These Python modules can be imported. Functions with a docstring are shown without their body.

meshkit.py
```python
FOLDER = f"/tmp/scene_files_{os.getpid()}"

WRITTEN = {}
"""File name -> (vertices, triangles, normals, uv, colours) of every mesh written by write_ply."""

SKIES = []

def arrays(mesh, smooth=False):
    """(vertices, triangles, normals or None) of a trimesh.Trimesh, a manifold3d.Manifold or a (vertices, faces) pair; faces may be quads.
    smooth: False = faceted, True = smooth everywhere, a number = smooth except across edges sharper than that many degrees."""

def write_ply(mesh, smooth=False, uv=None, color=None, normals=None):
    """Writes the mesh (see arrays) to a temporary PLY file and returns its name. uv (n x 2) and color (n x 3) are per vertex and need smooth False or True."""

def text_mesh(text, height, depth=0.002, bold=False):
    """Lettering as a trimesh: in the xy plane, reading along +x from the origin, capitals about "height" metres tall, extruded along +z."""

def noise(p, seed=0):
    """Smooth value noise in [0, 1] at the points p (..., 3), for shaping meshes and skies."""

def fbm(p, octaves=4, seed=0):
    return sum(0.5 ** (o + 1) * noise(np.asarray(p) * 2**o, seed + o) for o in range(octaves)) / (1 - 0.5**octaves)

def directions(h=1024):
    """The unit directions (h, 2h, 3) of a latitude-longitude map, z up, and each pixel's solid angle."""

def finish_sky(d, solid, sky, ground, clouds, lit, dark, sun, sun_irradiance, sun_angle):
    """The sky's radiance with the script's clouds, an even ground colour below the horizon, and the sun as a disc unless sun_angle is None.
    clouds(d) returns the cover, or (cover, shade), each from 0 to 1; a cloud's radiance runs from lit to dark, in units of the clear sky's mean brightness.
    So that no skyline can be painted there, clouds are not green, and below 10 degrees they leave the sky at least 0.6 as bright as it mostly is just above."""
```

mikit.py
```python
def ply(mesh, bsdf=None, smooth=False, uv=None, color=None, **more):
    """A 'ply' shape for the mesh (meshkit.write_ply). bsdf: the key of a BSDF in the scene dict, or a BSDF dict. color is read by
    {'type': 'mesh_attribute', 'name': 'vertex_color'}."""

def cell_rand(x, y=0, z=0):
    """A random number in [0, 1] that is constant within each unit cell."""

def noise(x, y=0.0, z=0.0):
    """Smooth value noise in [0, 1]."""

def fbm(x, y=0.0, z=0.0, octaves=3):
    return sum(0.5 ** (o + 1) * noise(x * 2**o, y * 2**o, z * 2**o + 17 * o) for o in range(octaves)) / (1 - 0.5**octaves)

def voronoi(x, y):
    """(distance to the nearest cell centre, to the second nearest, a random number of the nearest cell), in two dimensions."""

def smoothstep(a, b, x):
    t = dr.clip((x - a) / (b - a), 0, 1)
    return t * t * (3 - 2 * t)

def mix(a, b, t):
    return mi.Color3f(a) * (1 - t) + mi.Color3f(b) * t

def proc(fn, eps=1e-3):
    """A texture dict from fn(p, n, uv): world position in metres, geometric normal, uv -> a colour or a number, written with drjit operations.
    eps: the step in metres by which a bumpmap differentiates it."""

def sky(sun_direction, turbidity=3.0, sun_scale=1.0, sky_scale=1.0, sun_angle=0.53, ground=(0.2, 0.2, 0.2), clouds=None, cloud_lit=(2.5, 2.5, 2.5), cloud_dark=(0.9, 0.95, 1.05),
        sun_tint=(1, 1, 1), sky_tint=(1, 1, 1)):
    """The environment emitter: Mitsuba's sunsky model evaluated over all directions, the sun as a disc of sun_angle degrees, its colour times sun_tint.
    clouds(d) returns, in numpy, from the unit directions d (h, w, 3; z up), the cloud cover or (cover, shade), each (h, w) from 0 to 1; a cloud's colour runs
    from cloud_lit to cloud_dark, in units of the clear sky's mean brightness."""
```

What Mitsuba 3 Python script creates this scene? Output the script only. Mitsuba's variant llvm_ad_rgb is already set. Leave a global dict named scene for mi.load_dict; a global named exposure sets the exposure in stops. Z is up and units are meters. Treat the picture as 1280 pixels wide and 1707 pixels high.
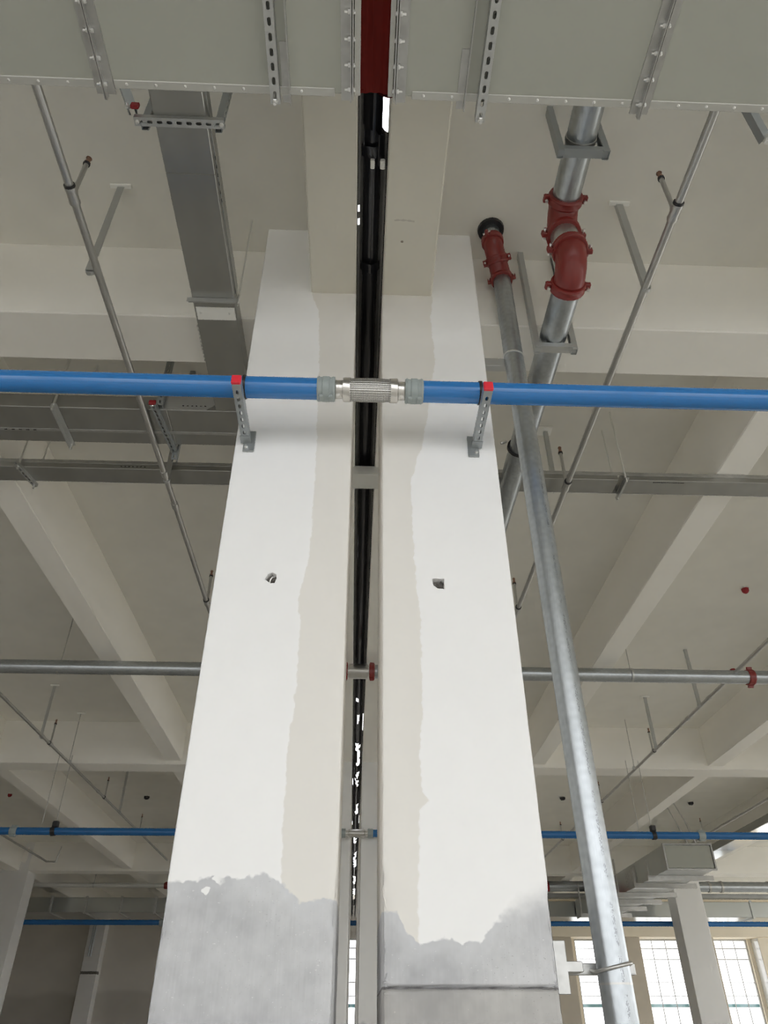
import math, numpy as np, trimesh, manifold3d as m3, shapely.geometry as sg
from shapely.ops import unary_union
import drjit as dr, mitsuba as mi, mikit
from mikit import proc, noise, fbm, smoothstep, mix, ply

scene, labels = {"type": "scene"}, {}
rng = np.random.default_rng(7)

# ---------------------------------------------------------------- camera, sky, exposure
PITCH, YAW, ROLL, FOCAL = 0.62814234, -0.03897764, -0.00221596, 1220.4053
EYE = np.array([0.0, 0.0, 1.5])
_f = np.array([-math.sin(YAW) * math.cos(PITCH), math.cos(YAW) * math.cos(PITCH), math.sin(PITCH)])
_r = np.array([math.cos(YAW), math.sin(YAW), 0.0])
_u = np.cross(_r, _f)
_up = -math.sin(ROLL) * _r + math.cos(ROLL) * _u
scene["camera"] = {"type": "perspective", "fov_axis": "x", "fov": 2 * math.degrees(math.atan(640 / FOCAL)), "near_clip": 0.05, "far_clip": 500.0,
                   "to_world": mi.ScalarTransform4f().look_at(EYE.tolist(), (EYE + _f).tolist(), _up.tolist())}
exposure = 2.84
scene["sky"] = mikit.sky((0.25, -0.35, 0.9), turbidity=6.0, sun_scale=0.0, sky_scale=1.0, ground=(0.58, 0.575, 0.56),
                         clouds=lambda d: (np.full(d.shape[:2], 0.97), np.full(d.shape[:2], 0.15)), cloud_lit=(2.6, 2.6, 2.6), cloud_dark=(1.51, 1.66, 1.82))

ZC, ZB, ZS = 5.79, 5.11, 5.165          # ceiling, underside of the main beams, of the secondary beams
GL, GR = -0.055, 0.10                   # the two sides of the expansion joint
YBACK, YFAR, XS = -4.9, 30.0, 19.0

# ---------------------------------------------------------------- materials
def rgb(*c): return {"type": "rgb", "value": list(c)}
def P(name, color, rough=0.6, metal=0.0, **k):
    scene[name] = {"type": "twosided", "bsdf": {"type": "principled", "base_color": color if isinstance(color, dict) else rgb(*color), "roughness": rough, "metallic": metal, **k}}
    return name
def B(name, color, height, rough=0.6, metal=0.0, eps=1e-3, **k):
    scene[name] = {"type": "twosided", "bsdf": {"type": "bumpmap", "arbitrary": {**proc(height, eps)}, "scale": 1.0,
                   "bsdf": {"type": "principled", "base_color": color if isinstance(color, dict) else rgb(*color), "roughness": rough, "metallic": metal, **k}}}
    return name

def pw(x, pts):
    """piecewise linear curve through pts"""
    y = mi.Float(pts[0][1])
    for (a, b), (c, d) in zip(pts[:-1], pts[1:]):
        y = y + (d - b) / (c - a) * dr.clip(x - a, 0, c - a)
    return y

def plaster(p, n, uv):
    w = fbm(p.x * 0.7 + 3, p.y * 0.5, p.z * 0.9, 3)
    s = fbm(p.x * 5, p.y * 5, p.z * 5, 2)
    return mix((0.70, 0.685, 0.63), (0.75, 0.735, 0.68), smoothstep(0.3, 0.7, w)) * (0.97 + 0.06 * s)
P("ceiling_paint", proc(plaster), 0.75)
def beam_spots(p):
    d = dr.sqrt(dr.square(p.x - .20) + dr.square(p.y - 2.435) + dr.square(p.z - 5.153))
    e = dr.abs(p.y - 2.302 - 1.2 * dr.square(p.x - .2)) + 10 * dr.maximum(dr.abs(p.x - .205) - .055, 0.0) + 10 * dr.abs(p.z - 5.153)
    return dr.maximum(smoothstep(.009, .006, d), 0.35 * smoothstep(.012, .004, e + 0.006 * noise(p.x * 60, p.y * 60, 1.0)))
def beam_paint(p, n, uv):
    w = fbm(p.x * 1.1, p.y * 0.35 + 5, p.z * 2.0, 3)
    return mix((0.80, 0.78, 0.725), (0.84, 0.82, 0.765), smoothstep(0.3, 0.7, w))
P("beam_paint", proc(beam_paint), 0.7)

LB = [(1.6, -.252), (1.933, -.248), (2.188, -.257), (2.406, -.262), (2.572, -.248), (2.912, -.244), (3.055, -.264), (3.27, -.229), (3.72, -.226), (4.12, -.236), (4.57, -.248), (4.97, -.27), (5.142, -.32), (5.3, -.32)]
RB = [(1.6, .223), (1.898, .223), (2.05, .228), (2.19, .239), (2.224, .275), (2.256, .252), (2.41, .241), (2.58, .262), (2.98, .263), (3.38, .242), (3.73, .242), (3.97, .308), (4.4, .372), (4.6, .396), (4.95, .387), (5.147, .402), (5.3, .402)]
LC = [(-.70, 1.946), (-.533, 1.956), (-.489, 1.966), (-.39, 1.96), (-.309, 1.978), (-.245, 1.95), (-.179, 1.893), (-.066, 1.897)]
RC = [(.08, 1.87), (.102, 1.867), (.151, 1.858), (.178, 1.808), (.225, 1.767), (.307, 1.791), (.366, 1.77), (.426, 1.774), (.488, 1.836), (.525, 1.857), (.579, 1.881), (.683, 1.93)]
def concrete_of(p):
    a = fbm(p.x * 4, p.y * 4, p.z * 3, 5)
    b = fbm(p.x * 30 + 9, p.y * 30, p.z * 22, 4)
    c = mix((0.425, 0.43, 0.445), (0.565, 0.57, 0.58), smoothstep(0.25, 0.75, a)) * (0.90 + 0.2 * b)
    c = c * (0.965 + 0.07 * fbm(p.x * 160, p.y * 160, p.z * 6, 2))
    grit = fbm(p.x * 210, p.y * 210, p.z * 210, 2)
    c = mix(c, (0.20, 0.20, 0.21), smoothstep(0.80, 0.90, grit) * smoothstep(0.45, 0.7, a) * 0.7)
    return mix(c, (0.74, 0.74, 0.74), smoothstep(0.84, 0.9, fbm(p.x * 150 + 7, p.y * 150, p.z * 150 + 3, 2)) * 0.6)
def twin(left):
    def fn(p, n, uv):
        wob = (fbm(p.x * 18, p.y * 3, p.z * 18, 3) - 0.5)
        wob2 = (fbm(p.x * 60, 4.0, p.z * 60, 2) - 0.5)
        white = mi.Color3f(0.86, 0.86, 0.855) * (0.985 + 0.03 * fbm(p.x * 3, p.y * 3, p.z * 3, 2))
        beige = mix((0.735, 0.715, 0.675), (0.77, 0.75, 0.71), fbm(p.x * 4, p.y * 4, p.z * 2, 3))
        if left:
            m = smoothstep(-0.004, 0.004, p.x - pw(p.z, LB) + wob * 0.02 + wob2 * 0.008)
            line = pw(p.x, LC) + wob * 0.035 + wob2 * 0.018
        else:
            m = smoothstep(-0.004, 0.004, pw(p.z, RB) - p.x + wob * 0.02 + wob2 * 0.008)
            line = pw(p.x, RC) + wob * 0.03 + wob2 * 0.018
        fleck = smoothstep(.64, .70, fbm(p.x * 22 + 5, 3.0, p.z * 26, 3)) * smoothstep(.07, .02, dr.abs(line - p.z - .02)) * smoothstep(.07, .03, dr.abs(p.x + .50)) if left else mi.Float(0)
        c = white * (1 - m) + beige * m
        soft = mi.Float(0.005) if left else 0.005 + 0.055 * smoothstep(.47, .60, p.x)
        k = smoothstep(-soft, soft, line - p.z)
        conc = concrete_of(p)
        # thin pale skim coat feathering out below the paint
        skim = smoothstep(0.0, 0.11, line - p.z + (wob + 0.1) * 0.06)
        conc = mix(conc * 0.55 + mi.Color3f(0.64, 0.65, 0.67) * 0.45, conc, skim)
        if not left:
            conc = mix(conc, conc * mi.Color3f(0.80, 0.78, 0.74), smoothstep(1.652, 1.64, p.z))
            crack = dr.abs(p.z - 1.645 - 0.006 * (fbm(p.x * 9, 2.0, 1.0, 3) - 0.5))
            conc = mix(conc, (0.17, 0.165, 0.17), smoothstep(0.006, 0.001, crack) * (0.5 + 0.5 * noise(p.x * 50, 0.0, 3.0)))
        k = k * (1 - fleck)
        return c * (1 - k) + conc * k
    return fn
def plaster_height(p, n, uv): return 0.0012 * fbm(p.x * 9, p.y * 9, p.z * 9, 3) + 0.00035 * noise(p.x * 70, p.y * 70, p.z * 70)
P("column_left_paint", proc(twin(True)), 0.6)
P("column_right_paint", proc(twin(False)), 0.6)
def pillar_paint(p, n, uv):
    conc = concrete_of(p)
    k = smoothstep(-0.03, 0.03, 1.7 + 0.3 * (fbm(p.x * 3, p.y * 3, 2.0, 3) - 0.5) - p.z)
    return mi.Color3f(0.74, 0.735, 0.72) * (1 - k) + conc * k
P("pillar_paint", proc(pillar_paint), 0.22)
P("hole_concrete", proc(lambda p, n, uv: mix((0.06, 0.055, 0.05), (0.22, 0.21, 0.19), fbm(p.x * 60, p.y * 60, p.z * 60, 2))), 0.9)
P("pillar_gloss", proc(pillar_paint), 0.4, clearcoat=1.0, clearcoat_gloss=0.97)
def floor_col(p, n, uv): return mix((0.60, 0.585, 0.55), (0.68, 0.665, 0.63), fbm(p.x * 0.6, p.y * 0.6, 0.0, 4))
P("floor_concrete", proc(floor_col), 0.55)
def wall_col(p, n, uv):
    low = smoothstep(-0.1, 0.1, 2.9 + 0.5 * (fbm(p.x * 0.5, 1.0, 0.0, 2) - 0.5) - p.z)
    return mix((0.60, 0.57, 0.52), (0.50, 0.475, 0.43), low) * (0.92 + 0.16 * fbm(p.x * 1.5, p.y * 1.5, p.z * 1.5, 3))
P("wall_render", proc(wall_col), 0.8)
P("wall_cream", proc(lambda p, n, uv: mix((0.78, 0.71, 0.58), (0.83, 0.76, 0.63), fbm(p.x, p.y, p.z, 2))), 0.7)
P("pier_render", proc(lambda p, n, uv: mix((0.50, 0.45, 0.37), (0.62, 0.56, 0.47), fbm(p.x * 2, p.y * 2, p.z * 2, 3))), 0.7)
P("pier_gloss", (0.60, 0.60, 0.58), 0.12, specular=0.8)

def zinc(p, n, uv):
    a = noise(p.x * 55, p.y * 55, p.z * 55); b = fbm(p.x * 9, p.y * 9, p.z * 9, 3)
    return mix((0.36, 0.385, 0.40), (0.54, 0.57, 0.59), 0.45 * a + 0.55 * b)
P("galvanised", proc(zinc), 0.30, 0.95)
def zinc_print(p, n, uv):
    c = zinc(p, n, uv)
    ang = dr.atan2(p.y - 2.9, p.x - 0.88)
    t = (ang + 1.22) * 0.056
    band = smoothstep(0.006, 0.004, dr.abs(t))
    dash = smoothstep(0.5, 0.62, noise(p.z * 240.0, t * 420.0, 1.0)) * smoothstep(0.3, 0.4, noise(p.z * 28.0, 7.0, 1.0)) * smoothstep(0.25, 0.5, noise(p.z * 2.2, 3.0, 1.0))
    return mix(c, (0.22, 0.23, 0.25), band * dash * 0.7)
P("galvanised_printed", proc(zinc_print), 0.34, 0.93)
P("zinc_small", (0.55, 0.56, 0.55), 0.42, 0.85)
P("strut_steel", (0.36, 0.385, 0.39), 0.45, 0.7)
P("bolt_zinc", (0.85, 0.85, 0.83), 0.25, 0.9)
P("dull_pipe", proc(lambda p, n, uv: mix((0.46, 0.455, 0.435), (0.58, 0.575, 0.555), fbm(p.x * 12, p.y * 12, p.z * 12, 3))), 0.32, 0.85)
P("steel_tray", proc(lambda p, n, uv: mix((0.33, 0.33, 0.31), (0.43, 0.435, 0.415), fbm(p.x * 6, p.y * 2.5, p.z * 6, 3))), 0.32, 0.85)
P("tray_cover", (0.70, 0.70, 0.66), 0.45, 0.3)
P("pale_plate", (0.84, 0.84, 0.80), 0.5)
P("duct_panel", proc(lambda p, n, uv: mix((0.37, 0.38, 0.335), (0.42, 0.428, 0.38), fbm(p.x * 1.5, p.y * 1.5, p.z, 3))), 0.5)
P("duct_sheet", proc(lambda p, n, uv: mix((0.44, 0.46, 0.45), (0.54, 0.56, 0.55), fbm(p.x * 1.2, p.y * 1.2, p.z * 1.2, 3))), 0.17, 0.85)
P("shiny_sheet", (0.75, 0.76, 0.75), 0.12, 0.95)
P("duct_trim", (0.50, 0.50, 0.465), 0.42, 0.3)
P("flange_zinc", proc(lambda p, n, uv: mix((0.38, 0.38, 0.365), (0.58, 0.58, 0.56), fbm(p.x * 25, p.y * 25, p.z * 25, 3))), 0.38, 0.75)
P("red_canvas", proc(lambda p, n, uv: mix((0.085, 0.006, 0.004), (0.14, 0.010, 0.007), fbm(p.x * 14, p.y * 5, p.z * 14, 2))), 0.6, specular=0.12)
P("red_paint", (0.20, 0.022, 0.018), 0.3, clearcoat=0.5)
P("red_cap", (0.75, 0.03, 0.05), 0.4)
P("dark_red_cap", (0.26, 0.012, 0.018), 0.45)
P("blue_paint_far", (0.018, 0.125, 0.33), 0.3, specular=0.5)
P("blue_paint", (0.018, 0.16, 0.44), 0.17, specular=0.6, clearcoat=0.5, clearcoat_gloss=0.9)
P("grey_coupling", (0.30, 0.34, 0.335), 0.45)
P("stainless", (0.70, 0.685, 0.65), 0.22, 0.95)
scene["braid"] = {"type": "twosided", "bsdf": {"type": "bumpmap", "arbitrary": proc(lambda p, n, uv: 0.0012 * dr.sin(p.x * 420 + dr.atan2(p.z - 4.037, p.y - 2.5) * 16) * dr.sin(p.x * 420 - dr.atan2(p.z - 4.037, p.y - 2.5) * 16), 4e-4), "scale": 1.0,
                  "bsdf": {"type": "principled", "base_color": proc(lambda p, n, uv: mix((0.30, 0.295, 0.28), (0.80, 0.79, 0.76), smoothstep(-0.5, 0.5, dr.sin(p.x * 420 + dr.atan2(p.z - 4.037, p.y - 2.5) * 16) * dr.sin(p.x * 420 - dr.atan2(p.z - 4.037, p.y - 2.5) * 16)))), "roughness": 0.35, "metallic": 0.9}}}
P("black_rubber", (0.018, 0.018, 0.02), 0.4)
P("bitumen", (0.012, 0.012, 0.014), 0.16, specular=0.7)
P("bitumen_dusty", proc(lambda p, n, uv: mix((0.05, 0.05, 0.05), (0.20, 0.195, 0.18), fbm(p.x * 20, p.y * 3, p.z * 20, 3))), 0.5)
P("foam_white", (0.75, 0.74, 0.70), 0.8)
P("copper_head", (0.30, 0.17, 0.12), 0.4, 0.6)
P("window_frame", (0.55, 0.56, 0.56), 0.4)
P("window_teal", (0.20, 0.42, 0.46), 0.4)
scene["window_glass"] = {"type": "thindielectric", "int_ior": 1.5}

# ---------------------------------------------------------------- helpers
def V(*a): return np.array(a, float)
def unit(v): v = np.asarray(v, float); return v / np.linalg.norm(v)
def cat(*ms):
    out = []
    for m in ms:
        out += m if isinstance(m, (list, tuple)) else [m]
    return trimesh.util.concatenate(out)
def obj(key, mesh, mat, smooth=False):
    k, i = key, 0
    while k in scene:
        i += 1; k = f"{key}_{i:03d}"
    scene[k] = ply(mesh, mat, smooth=smooth)
    return k
def tag(key, label, category=None, group=None, kind=None):
    labels[key] = {"label": label}
    if category: labels[key]["category"] = category
    if group: labels[key]["group"] = group
    if kind: labels[key]["kind"] = kind
_names = {}
def thing(name, label, category=None, group=None, kind=None):
    n = _names.get(name, -1) + 1
    _names[name] = n
    key = name if n == 0 else f"{name}_{n:03d}"
    tag(key, label, category, group, kind)
    return key
def part(root, name, mesh, mat, smooth=False, label=None):
    k = obj(f"{root}__{name}", mesh, mat, smooth)
    if label: labels[k] = {"label": label}
    return k
def one(name, mesh, mat, label, category=None, group=None, kind=None, smooth=False):
    k = thing(name, label, category, group, kind)
    scene[k] = ply(mesh, mat, smooth=smooth)
    return k

def box(x0, x1, y0, y1, z0, z1, c=0.0):
    lo, hi = np.minimum([x0, y0, z0], [x1, y1, z1]).astype(float), np.maximum([x0, y0, z0], [x1, y1, z1]).astype(float)
    if c <= 0:
        m = trimesh.creation.box(extents=hi - lo); m.apply_translation((lo + hi) / 2); return m
    c = min(c, 0.45 * (hi - lo).min())
    pts = []
    for s in np.ndindex(2, 2, 2):
        q = np.where(s, hi, lo); d = np.where(s, -1, 1) * c
        for ax in range(3):
            e = q + d; e[ax] = q[ax]; pts.append(e)
    return trimesh.convex.convex_hull(np.array(pts))
def frame(o, x, y, z):
    M = np.eye(4); M[:3, 0], M[:3, 1], M[:3, 2], M[:3, 3] = x, y, z, o; return M
def axes(d, up=(0, 0, 1)):
    d = unit(d); up = np.asarray(up, float)
    if abs(d @ unit(up)) > 0.98: up = V(0, 1, 0) if abs(d[1]) < 0.9 else V(1, 0, 0)
    x = unit(np.cross(up, d)); return x, np.cross(d, x), d          # x, up-ish, along
def lathe(p0, p1, prof, n=28):
    """prof: (fraction or metres along, radius); metres from p0 towards p1"""
    p0, p1 = np.asarray(p0, float), np.asarray(p1, float)
    x, y, d = axes(p1 - p0)
    a = np.linspace(0, 2 * np.pi, n, endpoint=False)
    ring = np.cos(a)[:, None] * x + np.sin(a)[:, None] * y
    v = np.vstack([p0 + t * d + r * ring for t, r in prof])
    k = len(prof); f = []
    for i in range(k - 1):
        for j in range(n):
            A, Bq, C, D = i * n + j, i * n + (j + 1) % n, (i + 1) * n + (j + 1) % n, (i + 1) * n + j
            f += [[A, Bq, C], [A, C, D]]
    v = np.vstack([v, p0 + prof[0][0] * d, p0 + prof[-1][0] * d]); c0, c1 = k * n, k * n + 1
    for j in range(n):
        f += [[c0, (j + 1) % n, j], [c1, (k - 1) * n + j, (k - 1) * n + (j + 1) % n]]
    return trimesh.Trimesh(v, f, process=False)
def tube(p0, p1, r, n=24, c=0.0):
    L = float(np.linalg.norm(np.asarray(p1, float) - np.asarray(p0, float)))
    return lathe(p0, p1, [(0, r), (L, r)] if not c else [(0, r - c), (c, r), (L - c, r), (L, r - c)], n)
def sweep(path, r, n=20, radii=None):
    path = np.asarray(path, float)
    t = np.gradient(path, axis=0); t /= np.linalg.norm(t, axis=1, keepdims=True)
    x, y, _ = axes(t[0]); rings = []
    a = np.linspace(0, 2 * np.pi, n, endpoint=False)
    for i, (p, d) in enumerate(zip(path, t)):
        x = unit(x - d * (x @ d)); y = np.cross(d, x)
        rr = r if radii is None else radii[i]
        rings.append(p + rr * (np.cos(a)[:, None] * x + np.sin(a)[:, None] * y))
    v = np.vstack(rings); k = len(path); f = []
    for i in range(k - 1):
        for j in range(n):
            A, Bq, C, D = i * n + j, i * n + (j + 1) % n, (i + 1) * n + (j + 1) % n, (i + 1) * n + j
            f += [[A, Bq, C], [A, C, D]]
    v = np.vstack([v, path[0], path[-1]]); c0, c1 = k * n, k * n + 1
    for j in range(n): f += [[c0, (j + 1) % n, j], [c1, (k - 1) * n + j, (k - 1) * n + (j + 1) % n]]
    return trimesh.Trimesh(v, f, process=False)
def bend(p, d0, d1, R, n=9):
    """quarter-like arc starting at p heading d0 and leaving along d1"""
    d0, d1 = unit(d0), unit(d1); ang = math.acos(np.clip(d0 @ d1, -1, 1)); nrm = unit(d1 - d0 * (d0 @ d1))
    return np.array([p + R * (math.sin(t) * d0 + (1 - math.cos(t)) * nrm) for t in np.linspace(0, ang, n)])
def bolt(p, d, r=0.008, h=0.008, shank=0.0):
    p, d = np.asarray(p, float), unit(d)
    m = [lathe(p, p + d, [(0, r), (h * 0.75, r), (h, r * 0.8)], 6)]
    if shank: m.append(tube(p + d * h, p + d * (h + shank), r * 0.5, 8))
    return cat(m)
def strut(p0, p1, face, w=0.041, h=0.041, t=0.003, pitch=0.05, slot=(0.028, 0.013), holes=True):
    """slotted channel from p0 to p1, its slotted web looking along face"""
    p0, p1 = np.asarray(p0, float), np.asarray(p1, float); d = p1 - p0; L = np.linalg.norm(d); d = d / L
    f = np.asarray(face, float); f = unit(f - d * (f @ d)); s = np.cross(f, d)
    web = sg.box(0, -w / 2, L, w / 2)
    if holes:
        cuts = []
        for q in np.arange(pitch * 0.6, L - pitch * 0.4, pitch):
            a = max(slot[0] - slot[1], 0.001)
            cuts.append(sg.LineString([(q - a / 2, 0), (q + a / 2, 0)]).buffer(slot[1] / 2, quad_segs=4))
        if cuts: web = web.difference(unary_union(cuts))
    m = trimesh.creation.extrude_polygon(web, t)
    parts = [m, box(0, L, -w / 2, -w / 2 + t, -h, 0.0), box(0, L, w / 2 - t, w / 2, -h, 0.0), box(0, L, -w / 2, -w / 2 + 0.009, -h, -h + t), box(0, L, w / 2 - 0.009, w / 2, -h, -h + t)]
    m = cat(parts); m.apply_transform(frame(p0, d, s, f)); return m
def angle_bar(p0, p1, a, b, t=0.004):
    """L section: legs along a and b from the line p0-p1"""
    p0, p1 = np.asarray(p0, float), np.asarray(p1, float); L = np.linalg.norm(p1 - p0); d = (p1 - p0) / L
    a, b = np.asarray(a, float), np.asarray(b, float); la, lb = np.linalg.norm(a), np.linalg.norm(b)
    m = cat(box(0, L, 0, la, 0, t), box(0, L, 0, t, 0, lb))
    m.apply_transform(frame(p0, d, a / la, b / lb)); return m
def ring_band(c, d, r, w=0.03, t=0.004, n=28):
    c, d = np.asarray(c, float), unit(d)
    return lathe(c - d * w / 2, c + d * w / 2, [(0, r), (0, r + t), (w, r + t), (w, r)], n)
def coupling(c, d, r, w=0.055, side=(1, 0, 0)):
    """grooved pipe coupling: housing with two rims and two bolt pads"""
    c, d = np.asarray(c, float), unit(d); s = np.asarray(side, float); s = unit(s - d * (s @ d)); q = np.cross(d, s)
    h = r * 0.16
    body = lathe(c - d * w / 2, c + d * w / 2, [(0, r), (0, r + h), (w * .18, r + h * 1.35), (w * .32, r + h * 1.1), (w * .68, r + h * 1.1), (w * .82, r + h * 1.35), (w, r + h), (w, r)], 30)
    pads, bolts = [], []
    for k in (-1, 1):
        o = c + s * k * (r + h + r * 0.18)
        pad = box(-w * .42, w * .42, -r * .17, r * .17, -r * .2, r * .2, r * 0.06); pad.apply_transform(frame(o, d, q, s * 1.0)); pads.append(pad)
        bolts.append(lathe(o - q * r * .42, o + q * r * .42, [(0, r * .10), (r * .12, r * .11), (r * .13, r * .07), (r * .70, r * .07), (r * .71, r * .12), (r * .84, r * .11)], 8))
    return cat(body, pads), bolts
def loft_column(x0, x1, y0, y1, z0, z1, dz, amp, seed, groove=None):
    zs = np.arange(z0, z1 + 1e-6, dz); zs[-1] = z1
    if groove is not None: zs = np.unique(np.r_[zs, np.arange(groove - .02, groove + .02, .002)])
    def edge(a, b, n):
        s = np.linspace(0, 1, n, endpoint=False); s = 0.5 - 0.5 * np.cos(np.pi * s); return a + (b - a) * s[:, None]
    cs = [V(x0, y0), V(x1, y0), V(x1, y1), V(x0, y1)]
    per = np.vstack([edge(cs[i], cs[(i + 1) % 4], 14) for i in range(4)]); n = len(per)
    cen = V((x0 + x1) / 2, (y0 + y1) / 2); half = V((x1 - x0) / 2, (y1 - y0) / 2)
    r = np.random.default_rng(seed)
    rough = r.normal(size=(len(zs), n)); k = np.array([1, 2, 3, 2, 1.]) / 9
    rough = np.apply_along_axis(lambda v: np.convolve(np.pad(v, 2, "edge"), k, "valid"), 0, rough)
    v = []
    for i, z in enumerate(zs):
        q = per.copy(); u = (q - cen) / half
        a = amp(z); cw = .012 + 2.2 * a
        corner = np.clip((np.abs(u).min(1) - (1 - cw)) / cw, 0, 1)
        off = -corner * (0.0015 + a * (0.55 + np.abs(rough[i]) * 0.9))
        off = off + 0.0006 * rough[i]
        if groove is not None:
            front = u[:, 1] < -0.98
            g = math.exp(-((z - groove) / 0.006) ** 2)
            off = off - np.where(front, g * (0.014 + 0.010 * rough[i]), 0) + np.where(front & (z < groove), 0.004, 0)
        q = q + np.sign(u) * off[:, None] * (np.abs(u) > 0.985)
        v.append(np.c_[q, np.full(n, z)])
    v = np.vstack(v); f = []
    for i in range(len(zs) - 1):
        for j in range(n):
            A, Bq, C, D = i * n + j, i * n + (j + 1) % n, (i + 1) * n + (j + 1) % n, (i + 1) * n + j
            f += [[A, Bq, C], [A, C, D]]
    k = len(zs); v = np.vstack([v, [*cen, z0], [*cen, z1]]); c0, c1 = k * n, k * n + 1
    for j in range(n): f += [[c0, (j + 1) % n, j], [c1, (k - 1) * n + j, (k - 1) * n + (j + 1) % n]]
    return trimesh.Trimesh(v, f, process=False)
def cut(mesh, *others):
    A = m3.Manifold(m3.Mesh(np.asarray(mesh.vertices, np.float32), np.asarray(mesh.faces, np.uint32)))
    for o in others: A = A - m3.Manifold(m3.Mesh(np.asarray(o.vertices, np.float32), np.asarray(o.faces, np.uint32)))
    return A

# ---------------------------------------------------------------- the shell
one("floor", box(-XS, XS, YBACK - 0.3, YFAR + 0.6, -0.15, 0.0), "floor_concrete", "grey concrete floor of the hall", kind="structure")
one("ceiling", cat(box(-XS, GL, YBACK - 0.3, YFAR + 0.6, ZC, ZC + 0.16), box(GR, XS, YBACK - 0.3, YFAR + 0.6, ZC, ZC + 0.16)), "ceiling_paint",
    "off-white painted concrete ceiling slab split by the dark joint", kind="structure")
one("wall_left", box(-XS - 0.25, -XS, YBACK - 0.3, YFAR + 0.6, 0, ZC + 0.16), "wall_render", "plain side wall of the hall", kind="structure")
def wall_with_openings(y0, y1, x0, x1, openings, z1=ZC + 0.16):
    wall = sg.box(x0, 0, x1, z1)
    for a, b, c, d in openings: wall = wall.difference(sg.box(a, c, b, d))
    out = []
    for g in (wall.geoms if hasattr(wall, "geoms") else [wall]):
        m = trimesh.creation.extrude_polygon(g, y1 - y0); m.apply_transform(frame(V(0, y1, 0), V(1, 0, 0), V(0, 0, 1), V(0, -1, 0))); out.append(m)
    return cat(out)
back = []
for i in range(10):
    a = -9.8 + i * 2.8
    back.append((a, a + 2.35, 0.7, 5.6))
one("wall_back", wall_with_openings(YBACK - 0.3, YBACK, -XS, XS, back), "wall_render", "wall behind the viewer with tall window openings", kind="structure")
side = [(y, y + 2.8) for y in np.arange(-4.4, 28.0, 3.1)]
sw = wall_with_openings(0, 0.25, YBACK - 0.3, YFAR + 0.6, [(a, b, 0.8, 5.4) for a, b in side])
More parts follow.
